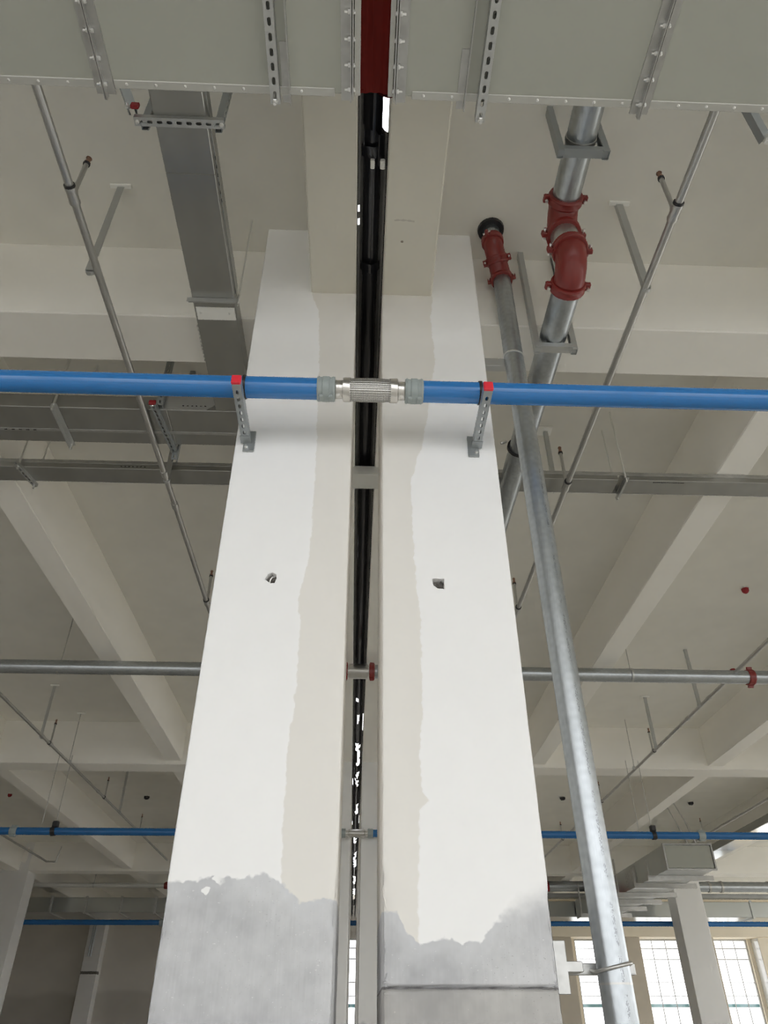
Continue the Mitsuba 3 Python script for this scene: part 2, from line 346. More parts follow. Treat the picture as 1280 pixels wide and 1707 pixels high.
sw.apply_transform(frame(V(XS, 0, 0), V(0, 1, 0), V(-1, 0, 0), V(0, 0, 1))); sw.apply_translation([0.25, 0, 0])
one("wall_right", sw, "wall_cream", "cream side wall with tall windows at the far right", kind="structure")
WZ0, WZ1 = 0.9, 4.54
WINS = [(-0.35, 0.55), (7.95, 8.78), (10.3, 11.78), (12.9, 14.26), (15.6, 17.0)]
one("wall_far", wall_with_openings(YFAR, YFAR + 0.3, -XS, 6.9, [(WINS[0][0], WINS[0][1], WZ0, WZ1)]), "wall_render", "dim grey rendered end wall at the left", kind="structure")
one("wall_far_right", wall_with_openings(YFAR, YFAR + 0.3, 6.9, XS, [(a, b, WZ0, WZ1) for a, b in WINS[1:]]), "wall_cream", "cream end wall with a lintel above the bright windows", kind="structure")
for i, (a, b) in enumerate(WINS):
    w = f"window_{i + 1}"
    tag(w, ["bright narrow window at the end of the gap between the twin columns", "narrow bright window left of the vertical galvanised pipe", "bright gridded window between the galvanised pipe and the grey column",
            "bright gridded window right of the grey column", "bright window at the far right edge"][i], kind="structure")
    fr = [box(a, a + 0.05, YFAR + .1, YFAR + .17, WZ0, WZ1), box(b - 0.05, b, YFAR + .1, YFAR + .17, WZ0, WZ1), box(a, b, YFAR + .1, YFAR + .17, WZ1 - .05, WZ1), box(a, b, YFAR + .1, YFAR + .17, WZ0, WZ0 + .05)]
    scene[f"{w}__frame"] = ply(cat(fr), "window_frame")
    for z in (4.25, 3.92, 3.22, 2.83):
        part(w, "glazing_bar", box(a + .05, b - .05, YFAR + .12, YFAR + .15, z - .012, z + .012), "window_frame")
    for x in np.linspace(a, b, 4 if b - a > 1 else 2)[1:-1]:
        part(w, "glazing_bar", box(x - .012, x + .012, YFAR + .12, YFAR + .15, WZ0, WZ1), "window_frame")
    part(w, "teal_rail", box(a + .05, b - .05, YFAR + .18, YFAR + .24, 2.50, 2.60), "window_teal", label="teal rail across the pane")
    part(w, "pane", trimesh.Trimesh([[a, YFAR + .135, WZ0], [b, YFAR + .135, WZ0], [b, YFAR + .135, WZ1], [a, YFAR + .135, WZ1]], [[0, 1, 2], [0, 2, 3]], process=False), "window_glass")

# piers of the far right wall: glossy flank towards the left, rendered front
PG = "piers of the windowed end wall"
for i, (a, b, lab) in enumerate([(8.95, 10.15, "tan rendered wall pier between the first two bright windows"), (11.92, 12.8, "tan wall pier behind the grey column"), (14.40, 15.5, "cream wall pier right of the last bright window"), (6.95, 7.72, "cream and tan wall pier left of the narrow bright window")]):
    k = thing("wall_pier", lab, "pier", PG)
    part(k, "front", box(a, b, YFAR - .55, YFAR, 0, WZ1, 0.01), "pier_render" if i != 2 else "wall_cream")
    part(k, "glossy_flank", box(a - .012, a, YFAR - .54, YFAR, 0, WZ1 - .02), "pier_gloss", label="glossy painted flank mirroring the window")
one("lintel_beam", box(6.9, XS, YFAR - 0.6, YFAR, WZ1, 5.1, 0.01), "wall_cream", "cream lintel beam over the bright windows", "beam")
k = thing("wall_pilaster", "grey pilaster on the dim end wall with a conduit pipe", "pilaster")
part(k, "shaft", box(-9.15, -8.62, YFAR - .45, YFAR, 0, ZC), "pillar_paint")
part(k, "repair_patch", box(-9.16, -8.61, YFAR - .46, YFAR - .2, 3.42, 3.50), "hole_concrete", label="dark broken band")
for dx in (-.10, -.02): part(k, "conduit", tube((-8.9 + dx, YFAR - .48, 3.93), (-8.9 + dx, YFAR - .48, ZC), .022, 10), "galvanised", True)

# ---------------------------------------------------------------- beams
P("beam_beige", proc(lambda p, n, uv: mix(mix((0.60, 0.575, 0.50), (0.66, 0.635, 0.555), fbm(p.x * 3, p.y * 0.6, p.z * 2, 3)), (0.25, 0.22, 0.18), beam_spots(p))), 0.75)
def beam(x0, x1, y0, y1, z, label, group="concrete beams of the ceiling", mat="beam_paint"):
    return one("concrete_beam", box(x0, x1, y0, y1, z, ZC + 0.02, 0.008), mat, label, "beam", group)
beam(-XS, -0.635, 2.97, 3.35, ZB, "wide cross beam running left from the twin columns above the blue pipe")
beam(0.672, XS, 2.97, 3.35, ZB, "wide cross beam running right from the twin columns behind the red elbows")
beam(-XS, -0.3, 11.93, 12.33, ZB, "second cross beam on the left beyond the grey horizontal pipe")
beam(0.35, XS, 11.93, 12.33, ZB, "second cross beam on the right beyond the grey horizontal pipe")
beam(-XS, GL, 20.95, 21.35, ZB, "far cross beam on the left in front of the dim end wall")
beam(GR, XS, 20.95, 21.35, ZB, "far cross beam on the right above the grey air duct")
for s, sd in ((0, "left"), (1, "right")):
    x0, x1 = ((-.325, GL), (GR, .40))[s]
    beam(x0, x1, YBACK, 2.85, 5.153, f"overhead beam just {sd} of the black joint, running from the duct to the column", mat="beam_beige")
    beam(x0, x1, 3.35, 11.95, 5.153, f"beam just {sd} of the joint behind the twin columns, seen through their gap")
    beam(x0, x1, 12.3, 20.95, 5.153, f"distant beam just {sd} of the joint, seen low in the column gap")
    beam(x0, x1, 21.3, YFAR, 5.153, f"farthest beam just {sd} of the joint near the end window")
    sg_ = (-1, 1)[s]
    for cx, nm in ((2.93, "inner"), (5.87, "outer")):
        for y0, y1, bay in ((YBACK, 2.97, "over the viewer"), (3.35, 11.93, "between the first and second cross beams"), (12.33, 20.95, "between the second and far cross beams"), (21.35, YFAR, "beyond the far cross beam")):
            c = sg_ * cx + .02
            beam(c - .13, c + .13, y0, y1, ZS, f"{nm} {sd} secondary beam {bay}")
    for y0, y1, bay in ((3.35, 11.93, "first"), (12.33, 20.95, "second"), (21.35, YFAR, "last")):
        c = sg_ * 8.75
        beam(c - .17, c + .17, y0, y1, ZB, f"main beam on the {sd} column line in the {bay} bay")

# ---------------------------------------------------------------- columns
def amp_front(z): return 0.0010 + 0.019 * max(0.0, min(1.0, (2.0 - z) / 0.15))
def hole_tool(pts, y0, y1):
    m = trimesh.creation.extrude_polygon(sg.Polygon(pts), y1 - y0); m.apply_transform(frame(V(0, y1, 0), V(1, 0, 0), V(0, 0, 1), V(0, -1, 0))); return m
HL = [(-.417, 3.156), (-.405, 3.182), (-.386, 3.192), (-.368, 3.182), (-.366, 3.160), (-.372, 3.138), (-.392, 3.136)]
HR = [(.322, 3.172), (.334, 3.176), (.360, 3.173), (.378, 3.175), (.376, 3.148), (.378, 3.122), (.345, 3.124), (.327, 3.140)]
k = thing("concrete_column", "left twin concrete column, white painted with a beige strip at its right and a grey bare foot", "column", None)
part(k, "shaft", cut(loft_column(-.638, GL, 2.8, 3.4, 0, ZC, 0.012, amp_front, 1), hole_tool(HL, 2.7, 2.85)), "column_left_paint", 35)
def rubble(pts, y, seed):
    r = np.random.default_rng(seed); c = np.mean(pts, axis=0)
    m = trimesh.creation.icosphere(2, 1.0); q = m.vertices * (1 + 0.25 * r.normal(size=(len(m.vertices), 1))) * [.027, .018, .026]; m.vertices = q + [c[0], y, c[1]]; return m
part(k, "chipped_hole", rubble(HL, 2.838, 3), "hole_concrete", label="dark chipped anchor hole")
part(k, "bent_wire", sweep([(-.395, 2.81, 3.14), (-.392, 2.804, 3.155), (-.386, 2.803, 3.168), (-.376, 2.81, 3.175)], .003, 8), "bolt_zinc", True)
k = thing("concrete_column", "right twin concrete column, white painted with a beige strip at its left and a horizontal groove near the foot", "column", None)
part(k, "shaft", cut(loft_column(GR, .678, 2.8, 3.4, 0, ZC, 0.012, amp_front, 2, groove=1.645), hole_tool(HR, 2.7, 2.85)), "column_right_paint", 35)
part(k, "chipped_hole", rubble(HR, 2.842, 4), "hole_concrete", label="dark chipped anchor hole")
for s, sd in ((0, "left"), (1, "right")):
    x0, x1 = ((-.64, GL), (GR, .68))[s]
    one("concrete_column", loft_column(x0, x1, 11.85, 12.45, 0, ZC, 0.1, lambda z: .002, 5 + s), "pillar_gloss", f"{sd} column of the second pair, seen through the gap behind the far blue pipe", "column", None, smooth=35)
    one("concrete_column", loft_column(x0, x1, 20.85, 21.45, 0, ZC, 0.1, lambda z: .002, 8 + s), "pillar_paint", f"{sd} column of the farthest pair, deep inside the gap", "column", None, smooth=35)
one("concrete_column", loft_column(-9.05, -8.34, 20.95, 21.5, 0, ZC, 0.1, lambda z: .003, 11), "pillar_paint", "distant pale column at the lower left edge of the photo", "column", None, smooth=35)
one("concrete_column", loft_column(8.36, 9.07, 20.95, 21.5, 0, ZC, 0.1, lambda z: .003, 12), "pillar_paint", "distant grey column between the bright windows at lower right", "column", None, smooth=35)
for x in (-8.73, 8.73):
    for y, nm in ((3.1, "nearest"), (12.15, "second")):
        one("concrete_column", loft_column(x - .34, x + .34, y - .3, y + .3, 0, ZC, 0.1, lambda z: .003, 14), "pillar_paint", f"painted column on the {'left' if x < 0 else 'right'} line under the {nm} cross beam", "column", None, smooth=35)

# ---------------------------------------------------------------- black membrane in the joint
def strip(xs_z, y0, y1, dy, seed, amp, holes=()):
    """sheet swept along y: profile points (x, z), wrinkled"""
    ys = np.arange(y0, y1 + 1e-6, dy); n = len(xs_z); r = np.random.default_rng(seed)
    ph = r.uniform(0, 6.28, (n, 4)); fr = np.array([0.9, 2.3, 5.1, 11.0]); am = np.array([1, .7, .45, .3])
    v = []
    for y in ys:
        for i, (x, z) in enumerate(xs_z):
            w = amp * (am * np.sin(fr * y * 2 + ph[i])).sum() * 0.4
            v.append([x + 0.5 * w * (0 if i in (0, n - 1) else 1), y, z + w])
    f = []
    for a in range(len(ys) - 1):
        for b in range(n - 1):
            yc = ys[a] + dy / 2
            skip = any(h0 < yc < h1 and b in cols for h0, h1, cols in holes)
            if not skip:
                A, Bq, C, D = a * n + b, a * n + b + 1, (a + 1) * n + b + 1, (a + 1) * n + b
                f += [[A, Bq, C], [A, C, D]]
    return trimesh.Trimesh(np.array(v), f, process=False)
k = thing("joint_membrane", "glossy black waterproof membrane hanging in the expansion joint between the twin beams", "membrane")
a = np.linspace(0, np.pi, 9)
prof = [(.022 - .046 * math.cos(t), 5.275 - .05 * math.sin(t)) for t in a]
hn = np.random.default_rng(21)
gaps = [(9.4, 9.5, 1), (10.0, 10.35, 1), (11.2, 12.3, 3), (12.65, 13.5, 2), (14.75, 15.45, 3), (17.4, 18.1, 3), (19.1, 20.9, 4), (22.2, 23.4, 4), (24.2, 26.2, 4), (27.5, YFAR, 4)]
holes = []
for g0, g1, wd in gaps:
    y = g0
    while y < g1:
        c0 = int(hn.integers(2, 5)); n_ = int(hn.integers(max(1, wd - 1), wd + 2)); holes.append((y, min(g1, y + .12), tuple(range(c0, min(8, c0 + n_))))); y += .12
part(k, "hanging_sheet", strip(prof, YBACK, YFAR, 0.04, 3, 0.006, holes), "bitumen", 50)
part(k, "side_strip", strip([(GL + .003, 5.215), (-.040, 5.222), (-.022, 5.276)], YBACK, YFAR, 0.04, 13, 0.003, [(2.27, 2.31, (0,)), (2.33, 2.40, (0,)), (13.0, 13.4, (0,)), (16.0, 16.3, (0,))]), "bitumen_dusty", 30, "dusty grey edge of the membrane")
part(k, "side_strip", strip([(.066, 5.276), (.084, 5.225), (GR - .003, 5.218)], YBACK, YFAR, 0.04, 14, 0.003, [(1.66, 1.86, (0, 1)), (9.9, 10.6, (1,)), (15.5, 16.2, (1,))]), "bitumen_dusty", 30, "dusty grey edge of the membrane")
part(k, "edge_sheet", strip([(GL + .003, 5.16), (GL + .008, 5.3), (GL + .004, 5.6)], YBACK, YFAR, 0.06, 5, 0.004), "bitumen", 50)
part(k, "edge_sheet", strip([(GR - .003, 5.16), (GR - .008, 5.3), (GR - .004, 5.6)], YBACK, YFAR, 0.06, 6, 0.004), "bitumen", 50)
part(k, "torn_flap", strip([(.030, 5.24), (.052, 5.19), (.072, 5.20), (.088, 5.25)], 1.86, 2.02, 0.02, 8, 0.012), "bitumen", 50, label="torn black flap")
part(k, "torn_flap", strip([(-.03, 5.26), (-.01, 5.21), (.02, 5.19)], 1.42, 1.84, 0.03, 9, 0.010), "bitumen", 50, label="torn black flap")
part(k, "overlap_band", strip([(GL + .004, 5.26), (-.02, 5.215), (.03, 5.20), (.07, 5.225), (GR - .006, 5.28)], 1.93, 1.99, 0.02, 10, 0.004), "bitumen", 50)
part(k, "overlap_band", strip([(GL + .004, 5.26), (-.02, 5.21), (.03, 5.19), (.07, 5.22), (GR - .006, 5.28)], 2.62, 2.69, 0.02, 12, 0.004), "bitumen", 50)
one("spacer_block", box(.012, .034, 1.985, 2.03, 5.17, 5.20, .004), "foam_white", "small white spacer block in the black joint, left of the two", "spacer")
one("spacer_block", box(.062, .088, 1.985, 2.03, 5.17, 5.20, .004), "foam_white", "small white spacer block in the black joint, right of the two", "spacer")

# ---------------------------------------------------------------- big air duct overhead, split at the joint by a red flexible connector
ZD, YD = 4.50, 1.36
def flange_pair(root, x, name, gap=0.0):
    pass
for s in (0, 1):
    sd = ("left", "right")[s]
    x0, x1 = ((-9.0, -.062), (.092, 9.0))[s]
    k = thing("air_duct", f"grey-green rectangular air duct overhead, {sd} of the red flexible connector", "duct")
    part(k, "panel", box(x0, x1, 0.10, YD, ZD, ZD + .26, .006), "duct_panel")
    # pressed edge strip with screws along the far lower edge, cut where the flanges cross
    segs = [(-9.0, -1.058), (-.985, -.135)] if s == 0 else [(.165, 1.03), (1.105, 9.0)]
    for a, b in segs:
        part(k, "edge_strip", cat(box(a, b, YD - .024, YD + .006, ZD - .007, ZD + .001, .002), box(a, b, YD + .001, YD + .007, ZD - .007, ZD + .03, .002)), "duct_trim")
    for x in np.arange(-1.72, -.1, .112) if s == 0 else np.arange(.21, 1.9, .112):
        if not any(a + .02 < x < b - .02 for a, b in segs): continue
        part(k, "screw", lathe((x, YD - .010, ZD - .006), (x, YD - .010, ZD - .012), [(0, .006), (.003, .006), (.005, .003)], 8), "bolt_zinc")
    def flange(xc, bolts_dx=0.0, w=.036):
        for q in (-1, 1):
            part(k, "flange_angle", angle_bar((xc + q * .0015, .05, ZD - .030) if q > 0 else (xc - .0015, YD + .045, ZD - .030), (xc + q * .0015, YD + .045, ZD - .030) if q > 0 else (xc - .0015, .05, ZD - .030), (0, 0, .030), (q * w, 0, 0), .004) if False else
                 cat(box(xc + q * .001, xc + q * .005, .05, YD + .04, ZD - .032, ZD), box(xc + q * .001, xc + q * w, .05, YD + .03, ZD - .006, ZD + .001)), "flange_zinc")
        for y in np.arange(.98, YD + .04, .092):
            part(k, "flange_bolt", cat(bolt((xc - .005, y, ZD - .018), (-1, 0, 0), .0085, .009, .010), bolt((xc + .005, y, ZD - .018), (1, 0, 0), .0085, .010)), "bolt_zinc")
    flange(-1.022 if s == 0 else 1.070)
    # flange at the connector: angle with bolts
    xf = -.070 if s == 0 else .100
    q = -1 if s == 0 else 1
    part(k, "end_flange", cat(box(xf, xf + q * .005, .05, YD + .012, ZD - .040, ZD + .02), box(xf, xf + q * .040, .05, YD + .02, ZD - .005, ZD + .001), box(xf - q * .003, xf - q * .008, .05, YD + .004, ZD - .040, ZD + .02)), "flange_zinc")
    for y in np.arange(.98, YD + .01, .088):
        part(k, "flange_bolt", cat(bolt((xf + q * .005, y, ZD - .022), (q, 0, 0), .0085, .009, .012), bolt((xf - q * .008, y, ZD - .022), (-q, 0, 0), .008, .006)), "bolt_zinc")
k = thing("flexible_connector", "dark red fabric flexible connector joining the two overhead ducts across the joint", "connector")
ys = np.linspace(.12, YD, 40); xs = np.linspace(-.060, .090, 15)
vv = [[x, y, ZD + .004 + .022 * math.exp(-((x - .015) / .05) ** 2) - .004 * math.sin(x * 180 + y * 3) + .002 * math.sin(y * 17 + x * 60)] for y in ys for x in xs]
ff = []
for i in range(len(ys) - 1):
    for j in range(len(xs) - 1):
        A = i * len(xs) + j; ff += [[A, A + 1, A + len(xs) + 1], [A, A + len(xs) + 1, A + len(xs)]]
cloth = trimesh.Trimesh(vv, ff, process=False)
back_ = trimesh.Trimesh([[x, YD - .002 + .012 * math.sin((x - .015) * 30), ZD + .03 * math.exp(-((x - .015) / .05) ** 2) * (1 - h) + h * .24] for h in (0, .25, .5, .75, 1) for x in xs],
                        [t for i in range(4) for j in range(len(xs) - 1) for t in ([i * len(xs) + j, i * len(xs) + j + 1, (i + 1) * len(xs) + j + 1], [i * len(xs) + j, (i + 1) * len(xs) + j + 1, (i + 1) * len(xs) + j])], process=False)
part(k, "fabric", cat(cloth, back_, box(-.06, .09, .12, YD, ZD + .235, ZD + .24)), "red_canvas", 40)
part(k, "clamp_strip", box(-.060, -.036, .10, YD - .002, ZD - .012, ZD - .006, .002), "duct_trim")
part(k, "clamp_strip", box(.070, .090, .10, YD - .002, ZD - .012, ZD - .006, .002), "duct_trim")

def duct_hanger(x, y1, label, ang_x):
    k = thing("duct_hanger", label, "hanger", "slotted trapeze hangers under the overhead duct")
    part(k, "channel", strut((x, .02, ZD - .044), (x, y1, ZD - .044), (0, 0, -1), .036, .041), "zinc_small")
    part(k, "rod", tube((x, y1 - .014, ZD - .055), (x, y1 - .014, ZC - .002), .005, 10), "bolt_zinc", True)
    part(k, "nut", bolt((x, y1 - .014, ZD - .048), (0, 0, -1), .012, .014, .016), "bolt_zinc")
    part(k, "stiffener", cat(box(ang_x - .016, ang_x + .016, 1.18, YD + .035, ZD - .006, ZD), box(ang_x + .012, ang_x + .016, .2, YD + .035, ZD - .03, ZD)), "flange_zinc")
duct_hanger(-.364, 1.385, "slotted hanger channel under the overhead duct, left of the red connector", -.322)
duct_hanger(.438, 1.425, "slotted hanger channel under the overhead duct, right of the red connector", .358)

# ---------------------------------------------------------------- blue pipe with flexible joint, on two wall brackets
BY, BZ, BR = 2.50, 4.037, .0525
k = thing("blue_pipe", "glossy blue water pipe crossing in front of the twin columns on brackets", "pipe")
part(k, "pipe", tube((-6.5, BY, BZ), (-.195, BY, BZ), BR, 40), "blue_paint", True)
part(k, "pipe", tube((.262, BY, BZ), (6.5, BY, BZ), BR, 40), "blue_paint", True)
fj = part(k, "flexible_joint", lathe((-.078, BY, BZ), (.142, BY, BZ), [(0, BR * .98), (.002, BR * 1.10), (.018, BR * 1.10), (.020, BR * 1.03), (.060, BR * 1.09), (.110, BR * 1.10), (.160, BR * 1.09), (.200, BR * 1.03), (.202, BR * 1.10), (.218, BR * 1.10), (.220, BR * .98)], 48), "braid", 40, "braided stainless steel hose")
for a, b in ((-.145, -.078), (.142, .21)):
    part(k, "steel_nipple", tube((a, BY, BZ), (b, BY, BZ), BR * .86, 36), "stainless", True)
for a, b in ((-.100, -.062), (.128, .166)):
    part(k, "steel_collar", lathe((a, BY, BZ), (b, BY, BZ), [(0, BR * .86), (.003, BR * 1.12), (.035, BR * 1.12), (.038, BR)], 40), "stainless", 40)
def sleeve(c, w=.085):
    r = BR
    m = lathe((c - w / 2, BY, BZ), (c + w / 2, BY, BZ), [(0, r), (0, r * 1.10), (.008, r * 1.17), (.016, r * 1.10), (.024, r * 1.08), (.028, r * 1.17), (w - .028, r * 1.17), (w - .024, r * 1.08), (w - .016, r * 1.10), (w - .008, r * 1.17), (w, r * 1.10), (w, r)], 40)
    pads = []
    for dx in (-.022, .022):
        pads.append(box(c + dx - .012, c + dx + .012, BY - .022, BY + .022, BZ - r * 1.30, BZ - r * .95, .006))
        pads.append(box(c + dx - .012, c + dx + .012, BY - .022, BY + .022, BZ + r * .95, BZ + r * 1.26, .006))
    return cat(m, pads)
for c in (-.178, .243):
    part(k, "coupling", sleeve(c), "grey_coupling", 30, "grey ribbed clamp coupling")
for x, sd, ad in ((-.583, "left", 1), (.578, "right", -1)):
    k = thing("pipe_bracket", f"slotted steel bracket with a red end cap under the blue pipe on the {sd} column", "bracket", None)
    part(k, "arm", strut((x, 2.79, BZ - BR - .041), (x, 2.385, BZ - BR - .041), (0, 0, -1), .041, .041, .003, .046, (.026, .014)), "strut_steel")
    part(k, "end_cap", box(x - .022, x + .022, 2.372, 2.392, BZ - BR - .046, BZ - BR + .003, .004), "red_cap", label="red plastic end cap")
    part(k, "base_plate", cat(box(x - .028 + .016 * ad, x + .028 + .016 * ad, 2.788, 2.80, BZ - BR - .10, BZ - BR + .035, .003), box(x - .026, x + .026, 2.74, 2.792, BZ - BR - .048, BZ - BR - .041)), "strut_steel")
    part(k, "anchor_bolt", bolt((x + .004 * ad, 2.788, BZ - BR - .078), (0, -1, 0), .010, .010, .006), "bolt_zinc")
    part(k, "clamp_ring", ring_band((x + .018 * ad, BY, BZ), (1, 0, 0), BR + .001, .014, .005), "black_rubber", 30, "black pipe clamp")
    for q in (-1, 1):
        part(k, "clamp_bolt", bolt((x + .002 * ad, BY + q * .075, BZ - BR), (0, 0, 1), .009, .008, .02), "bolt_zinc")
    part(k, "clamp_bolt", lathe((x - .004, BY - .02, BZ - BR - .040), (x - .004, BY - .02, BZ - BR + .01), [(0, .006), (.05, .006)], 10), "bolt_zinc")

# ---------------------------------------------------------------- vertical downpipe at the right with red offset bends
DX0, DY0, DR = .872, 2.895, .0555
bx = lambda z: DX0 + .018 * max(0.0, (4.6 - z) / 3.0)
k = thing("drain_pipe", "tall vertical galvanised drain pipe right of the columns with a red bend on top", "pipe")
HX, HY = .806, 2.748
pL0 = V(DX0, DY0, 5.475)
path_low = [V(bx(z), DY0, z) for z in np.linspace(0.05, 5.475, 30)]
part(k, "pipe", sweep(path_low, DR, 36), "galvanised_printed", True)
top0 = V(HX, HY, 5.655)
part(k, "pipe", tube(top0, (HX, HY, ZC + .03), DR * .95, 32), "galvanised", True)
off = top0 - pL0; od = unit(off)
sp = []
for t in np.linspace(0, 1, 25):
    # smooth S between the two vertical axes
    s = t * t * (3 - 2 * t); sp.append(pL0 + V(off[0] * s, off[1] * s, off[2] * t))
part(k, "offset_bend", sweep(sp, DR * 1.12, 32), "red_paint", True, "red painted offset bend")
for q, d_, nm, side_ in ((pL0, (0, 0, 1), 0, (1, -.3, 0)), ((pL0 + top0) / 2, od, 1, (1, -.45, 0.2)), (top0, (0, 0, 1), 2, (.6, .8, 0))):
    m, bl = coupling(q, d_, DR * 1.05, .05, side_)
    ck = part(k, "coupling", m, "red_paint", 30, "red grooved coupling")
    for b in bl: part(ck, "bolt", b, "bolt_zinc")
one("pipe_sleeve", lathe((HX, HY, ZC - .022), (HX, HY, ZC), [(0, DR * 1.05), (0, DR * 1.5), (.022, DR * 1.55), (.022, DR * 1.05)], 32), "black_rubber", "black sleeve ring where the drain pipe passes through the ceiling", "sleeve", smooth=30)
k = thing("pipe_bracket", "galvanised bracket with a U-bolt holding the drain pipe low on the right column", "bracket")
bz = 1.708; px = bx(bz)
part(k, "wall_angle", cat(box(.68, .728, 2.868, 2.874, bz - .078, bz + .078, .002), box(.676, .682, 2.868, 2.92, bz - .078, bz + .078, .001)), "flange_zinc")
part(k, "arm", cat(box(.70, .985, DY0 + DR + .002, DY0 + DR + .007, bz - .015, bz + .017, .002), box(.70, .985, DY0 + DR + .002, DY0 + DR + .04, bz - .017, bz - .013, .001), box(.69, .78, 2.868, DY0 + DR + .006, bz - .015, bz + .017, .002)), "flange_zinc")
th = np.linspace(math.pi, 2 * math.pi, 25)
up_ = [(px - DR - .006, DY0 + DR + .03, bz)] + [(px + (DR + .006) * math.cos(t), DY0 + (DR + .006) * math.sin(t), bz + .012 * math.cos(t)) for t in th] + [(px + DR + .006, DY0 + DR + .03, bz)]
part(k, "u_bolt", sweep(up_, .006, 10), "dull_pipe", True)
part(k, "pipe_joint", ring_band((bx(1.66), DY0, 1.66), (0, 0, 1), DR - .001, .006, .002), "dull_pipe", 30)
k = thing("pipe_bracket", "galvanised stub bracket with a wire clamp holding the drain pipe just above the blue pipe", "bracket")
z = 4.72
part(k, "arm", cat(box(.676, .83, DY0 + .02, DY0 + .026, z - .03, z + .03, .002), box(.676, .83, DY0 + .02, DY0 + .065, z - .034, z - .028, .001)), "zinc_small")
part(k, "u_bolt", ring_band((DX0, DY0, z + .02), (.12, -.1, 1), DR, .008, .005), "bolt_zinc", 30)

# ---------------------------------------------------------------- large galvanised pipe running into the depth, dropping under the beam through red elbows
GXp, GZ1, GZ0, GRr = 1.143, 5.448, 4.968, .080
k = thing("large_pipe", "large galvanised pipe that drops under the cross beam through two red elbows", "pipe")
yu, yl = 2.329, 2.55
part(k, "pipe", tube((GXp, -3.0, GZ1), (GXp, yu, GZ1), GRr, 36), "galvanised", True)
part(k, "pipe", tube((GXp, yl, GZ0), (GXp - .02, 7.4, GZ0), GRr, 36), "galvanised", True)
R_ = .126
dn = unit(V(0, -.144, -1))
e1 = bend(V(GXp, yu, GZ1), V(0, 1, 0), dn, R_, 12)
part(k, "elbow", sweep(e1, GRr * 1.08, 32), "red_paint", True, "red painted elbow")
e2 = bend(V(GXp, yl, GZ0), V(0, -1, 0), -dn, R_, 12)
part(k, "elbow", sweep(e2, GRr * 1.08, 32), "red_paint", True, "red painted elbow")
part(k, "pipe_stub", tube(e1[-1], e2[-1], GRr, 32), "dull_pipe", True)
for q, d_, sd_ in ((e1[0] - V(0, .01, 0), (0, 1, 0), (1, 0, 0)), (e1[-1], dn, (1, 0, 0)), (e2[-1], dn, (1, 0, 0)), (e2[0] + V(0, .01, 0), (0, 1, 0), (1, 0, 0))):
    m, bl = coupling(q, d_, GRr * 1.04, .055, sd_)
    ck = part(k, "coupling", m, "red_paint", 30, "red grooved coupling")
    for b in bl: part(ck, "bolt", b, "bolt_zinc")
part(k, "pipe_clamp", ring_band((GXp - .016, 3.95, GZ0), (0, 1, 0), GRr, .02, .006), "black_rubber", 30, "dark pipe clamp with a bright bolt")
part(k, "clamp_bolt", tube((GXp - .016 - GRr - .05, 3.94, GZ0 + .03), (GXp - .016 - GRr - .01, 3.94, GZ0 + .05), .012, 10), "bolt_zinc", True)
k = thing("pipe_hanger", "U-shaped steel hanger carrying the large galvanised pipe above its red elbows", "hanger")
yz = 1.99
for x in (GXp - .135, GXp + .135):
    part(k, "side_channel", strut((x, yz, GZ1 - GRr - .05), (x, yz, ZC), (1 if x > GXp else -1, 0, 0), .05, .03, .003, holes=False), "strut_steel")
part(k, "cross_channel", strut((GXp - .135, yz, GZ1 - GRr - .035), (GXp + .135, yz, GZ1 - GRr - .035), (0, 0, -1), .05, .03, holes=False), "strut_steel")
part(k, "pipe_seat", ring_band((GXp, yz - .02, GZ1), (0, 1, 0), GRr, .02, .005), "dull_pipe", 30)
k = thing("pipe_hanger", "U-shaped steel hanger under the large galvanised pipe between the red elbow and the cross beam", "hanger")
yz = 2.93
for x in (GXp - .125, GXp + .125):
    part(k, "side_channel", strut((x, yz, GZ0 - GRr - .05), (x, yz, ZC), (1 if x > GXp else -1, 0, 0), .045, .03, .003, holes=False), "zinc_small")
part(k, "cross_channel", strut((GXp - .125, yz, GZ0 - GRr - .03), (GXp + .125, yz, GZ0 - GRr - .03), (0, 0, -1), .05, .03, holes=False), "zinc_small")
k = thing("pipe_hanger", "slim angle hanger with a ceiling plate beside the large galvanised pipe, beyond the drain pipe", "hanger")
part(k, "ceiling_plate", box(1.46, 1.63, 4.60, 4.70, ZC - .018, ZC, .002), "pale_plate")
part(k, "angle", angle_bar((1.56, 4.64, 5.12), (1.56, 4.64, ZC), (.035, 0, 0), (0, .035, 0)), "zinc_small")

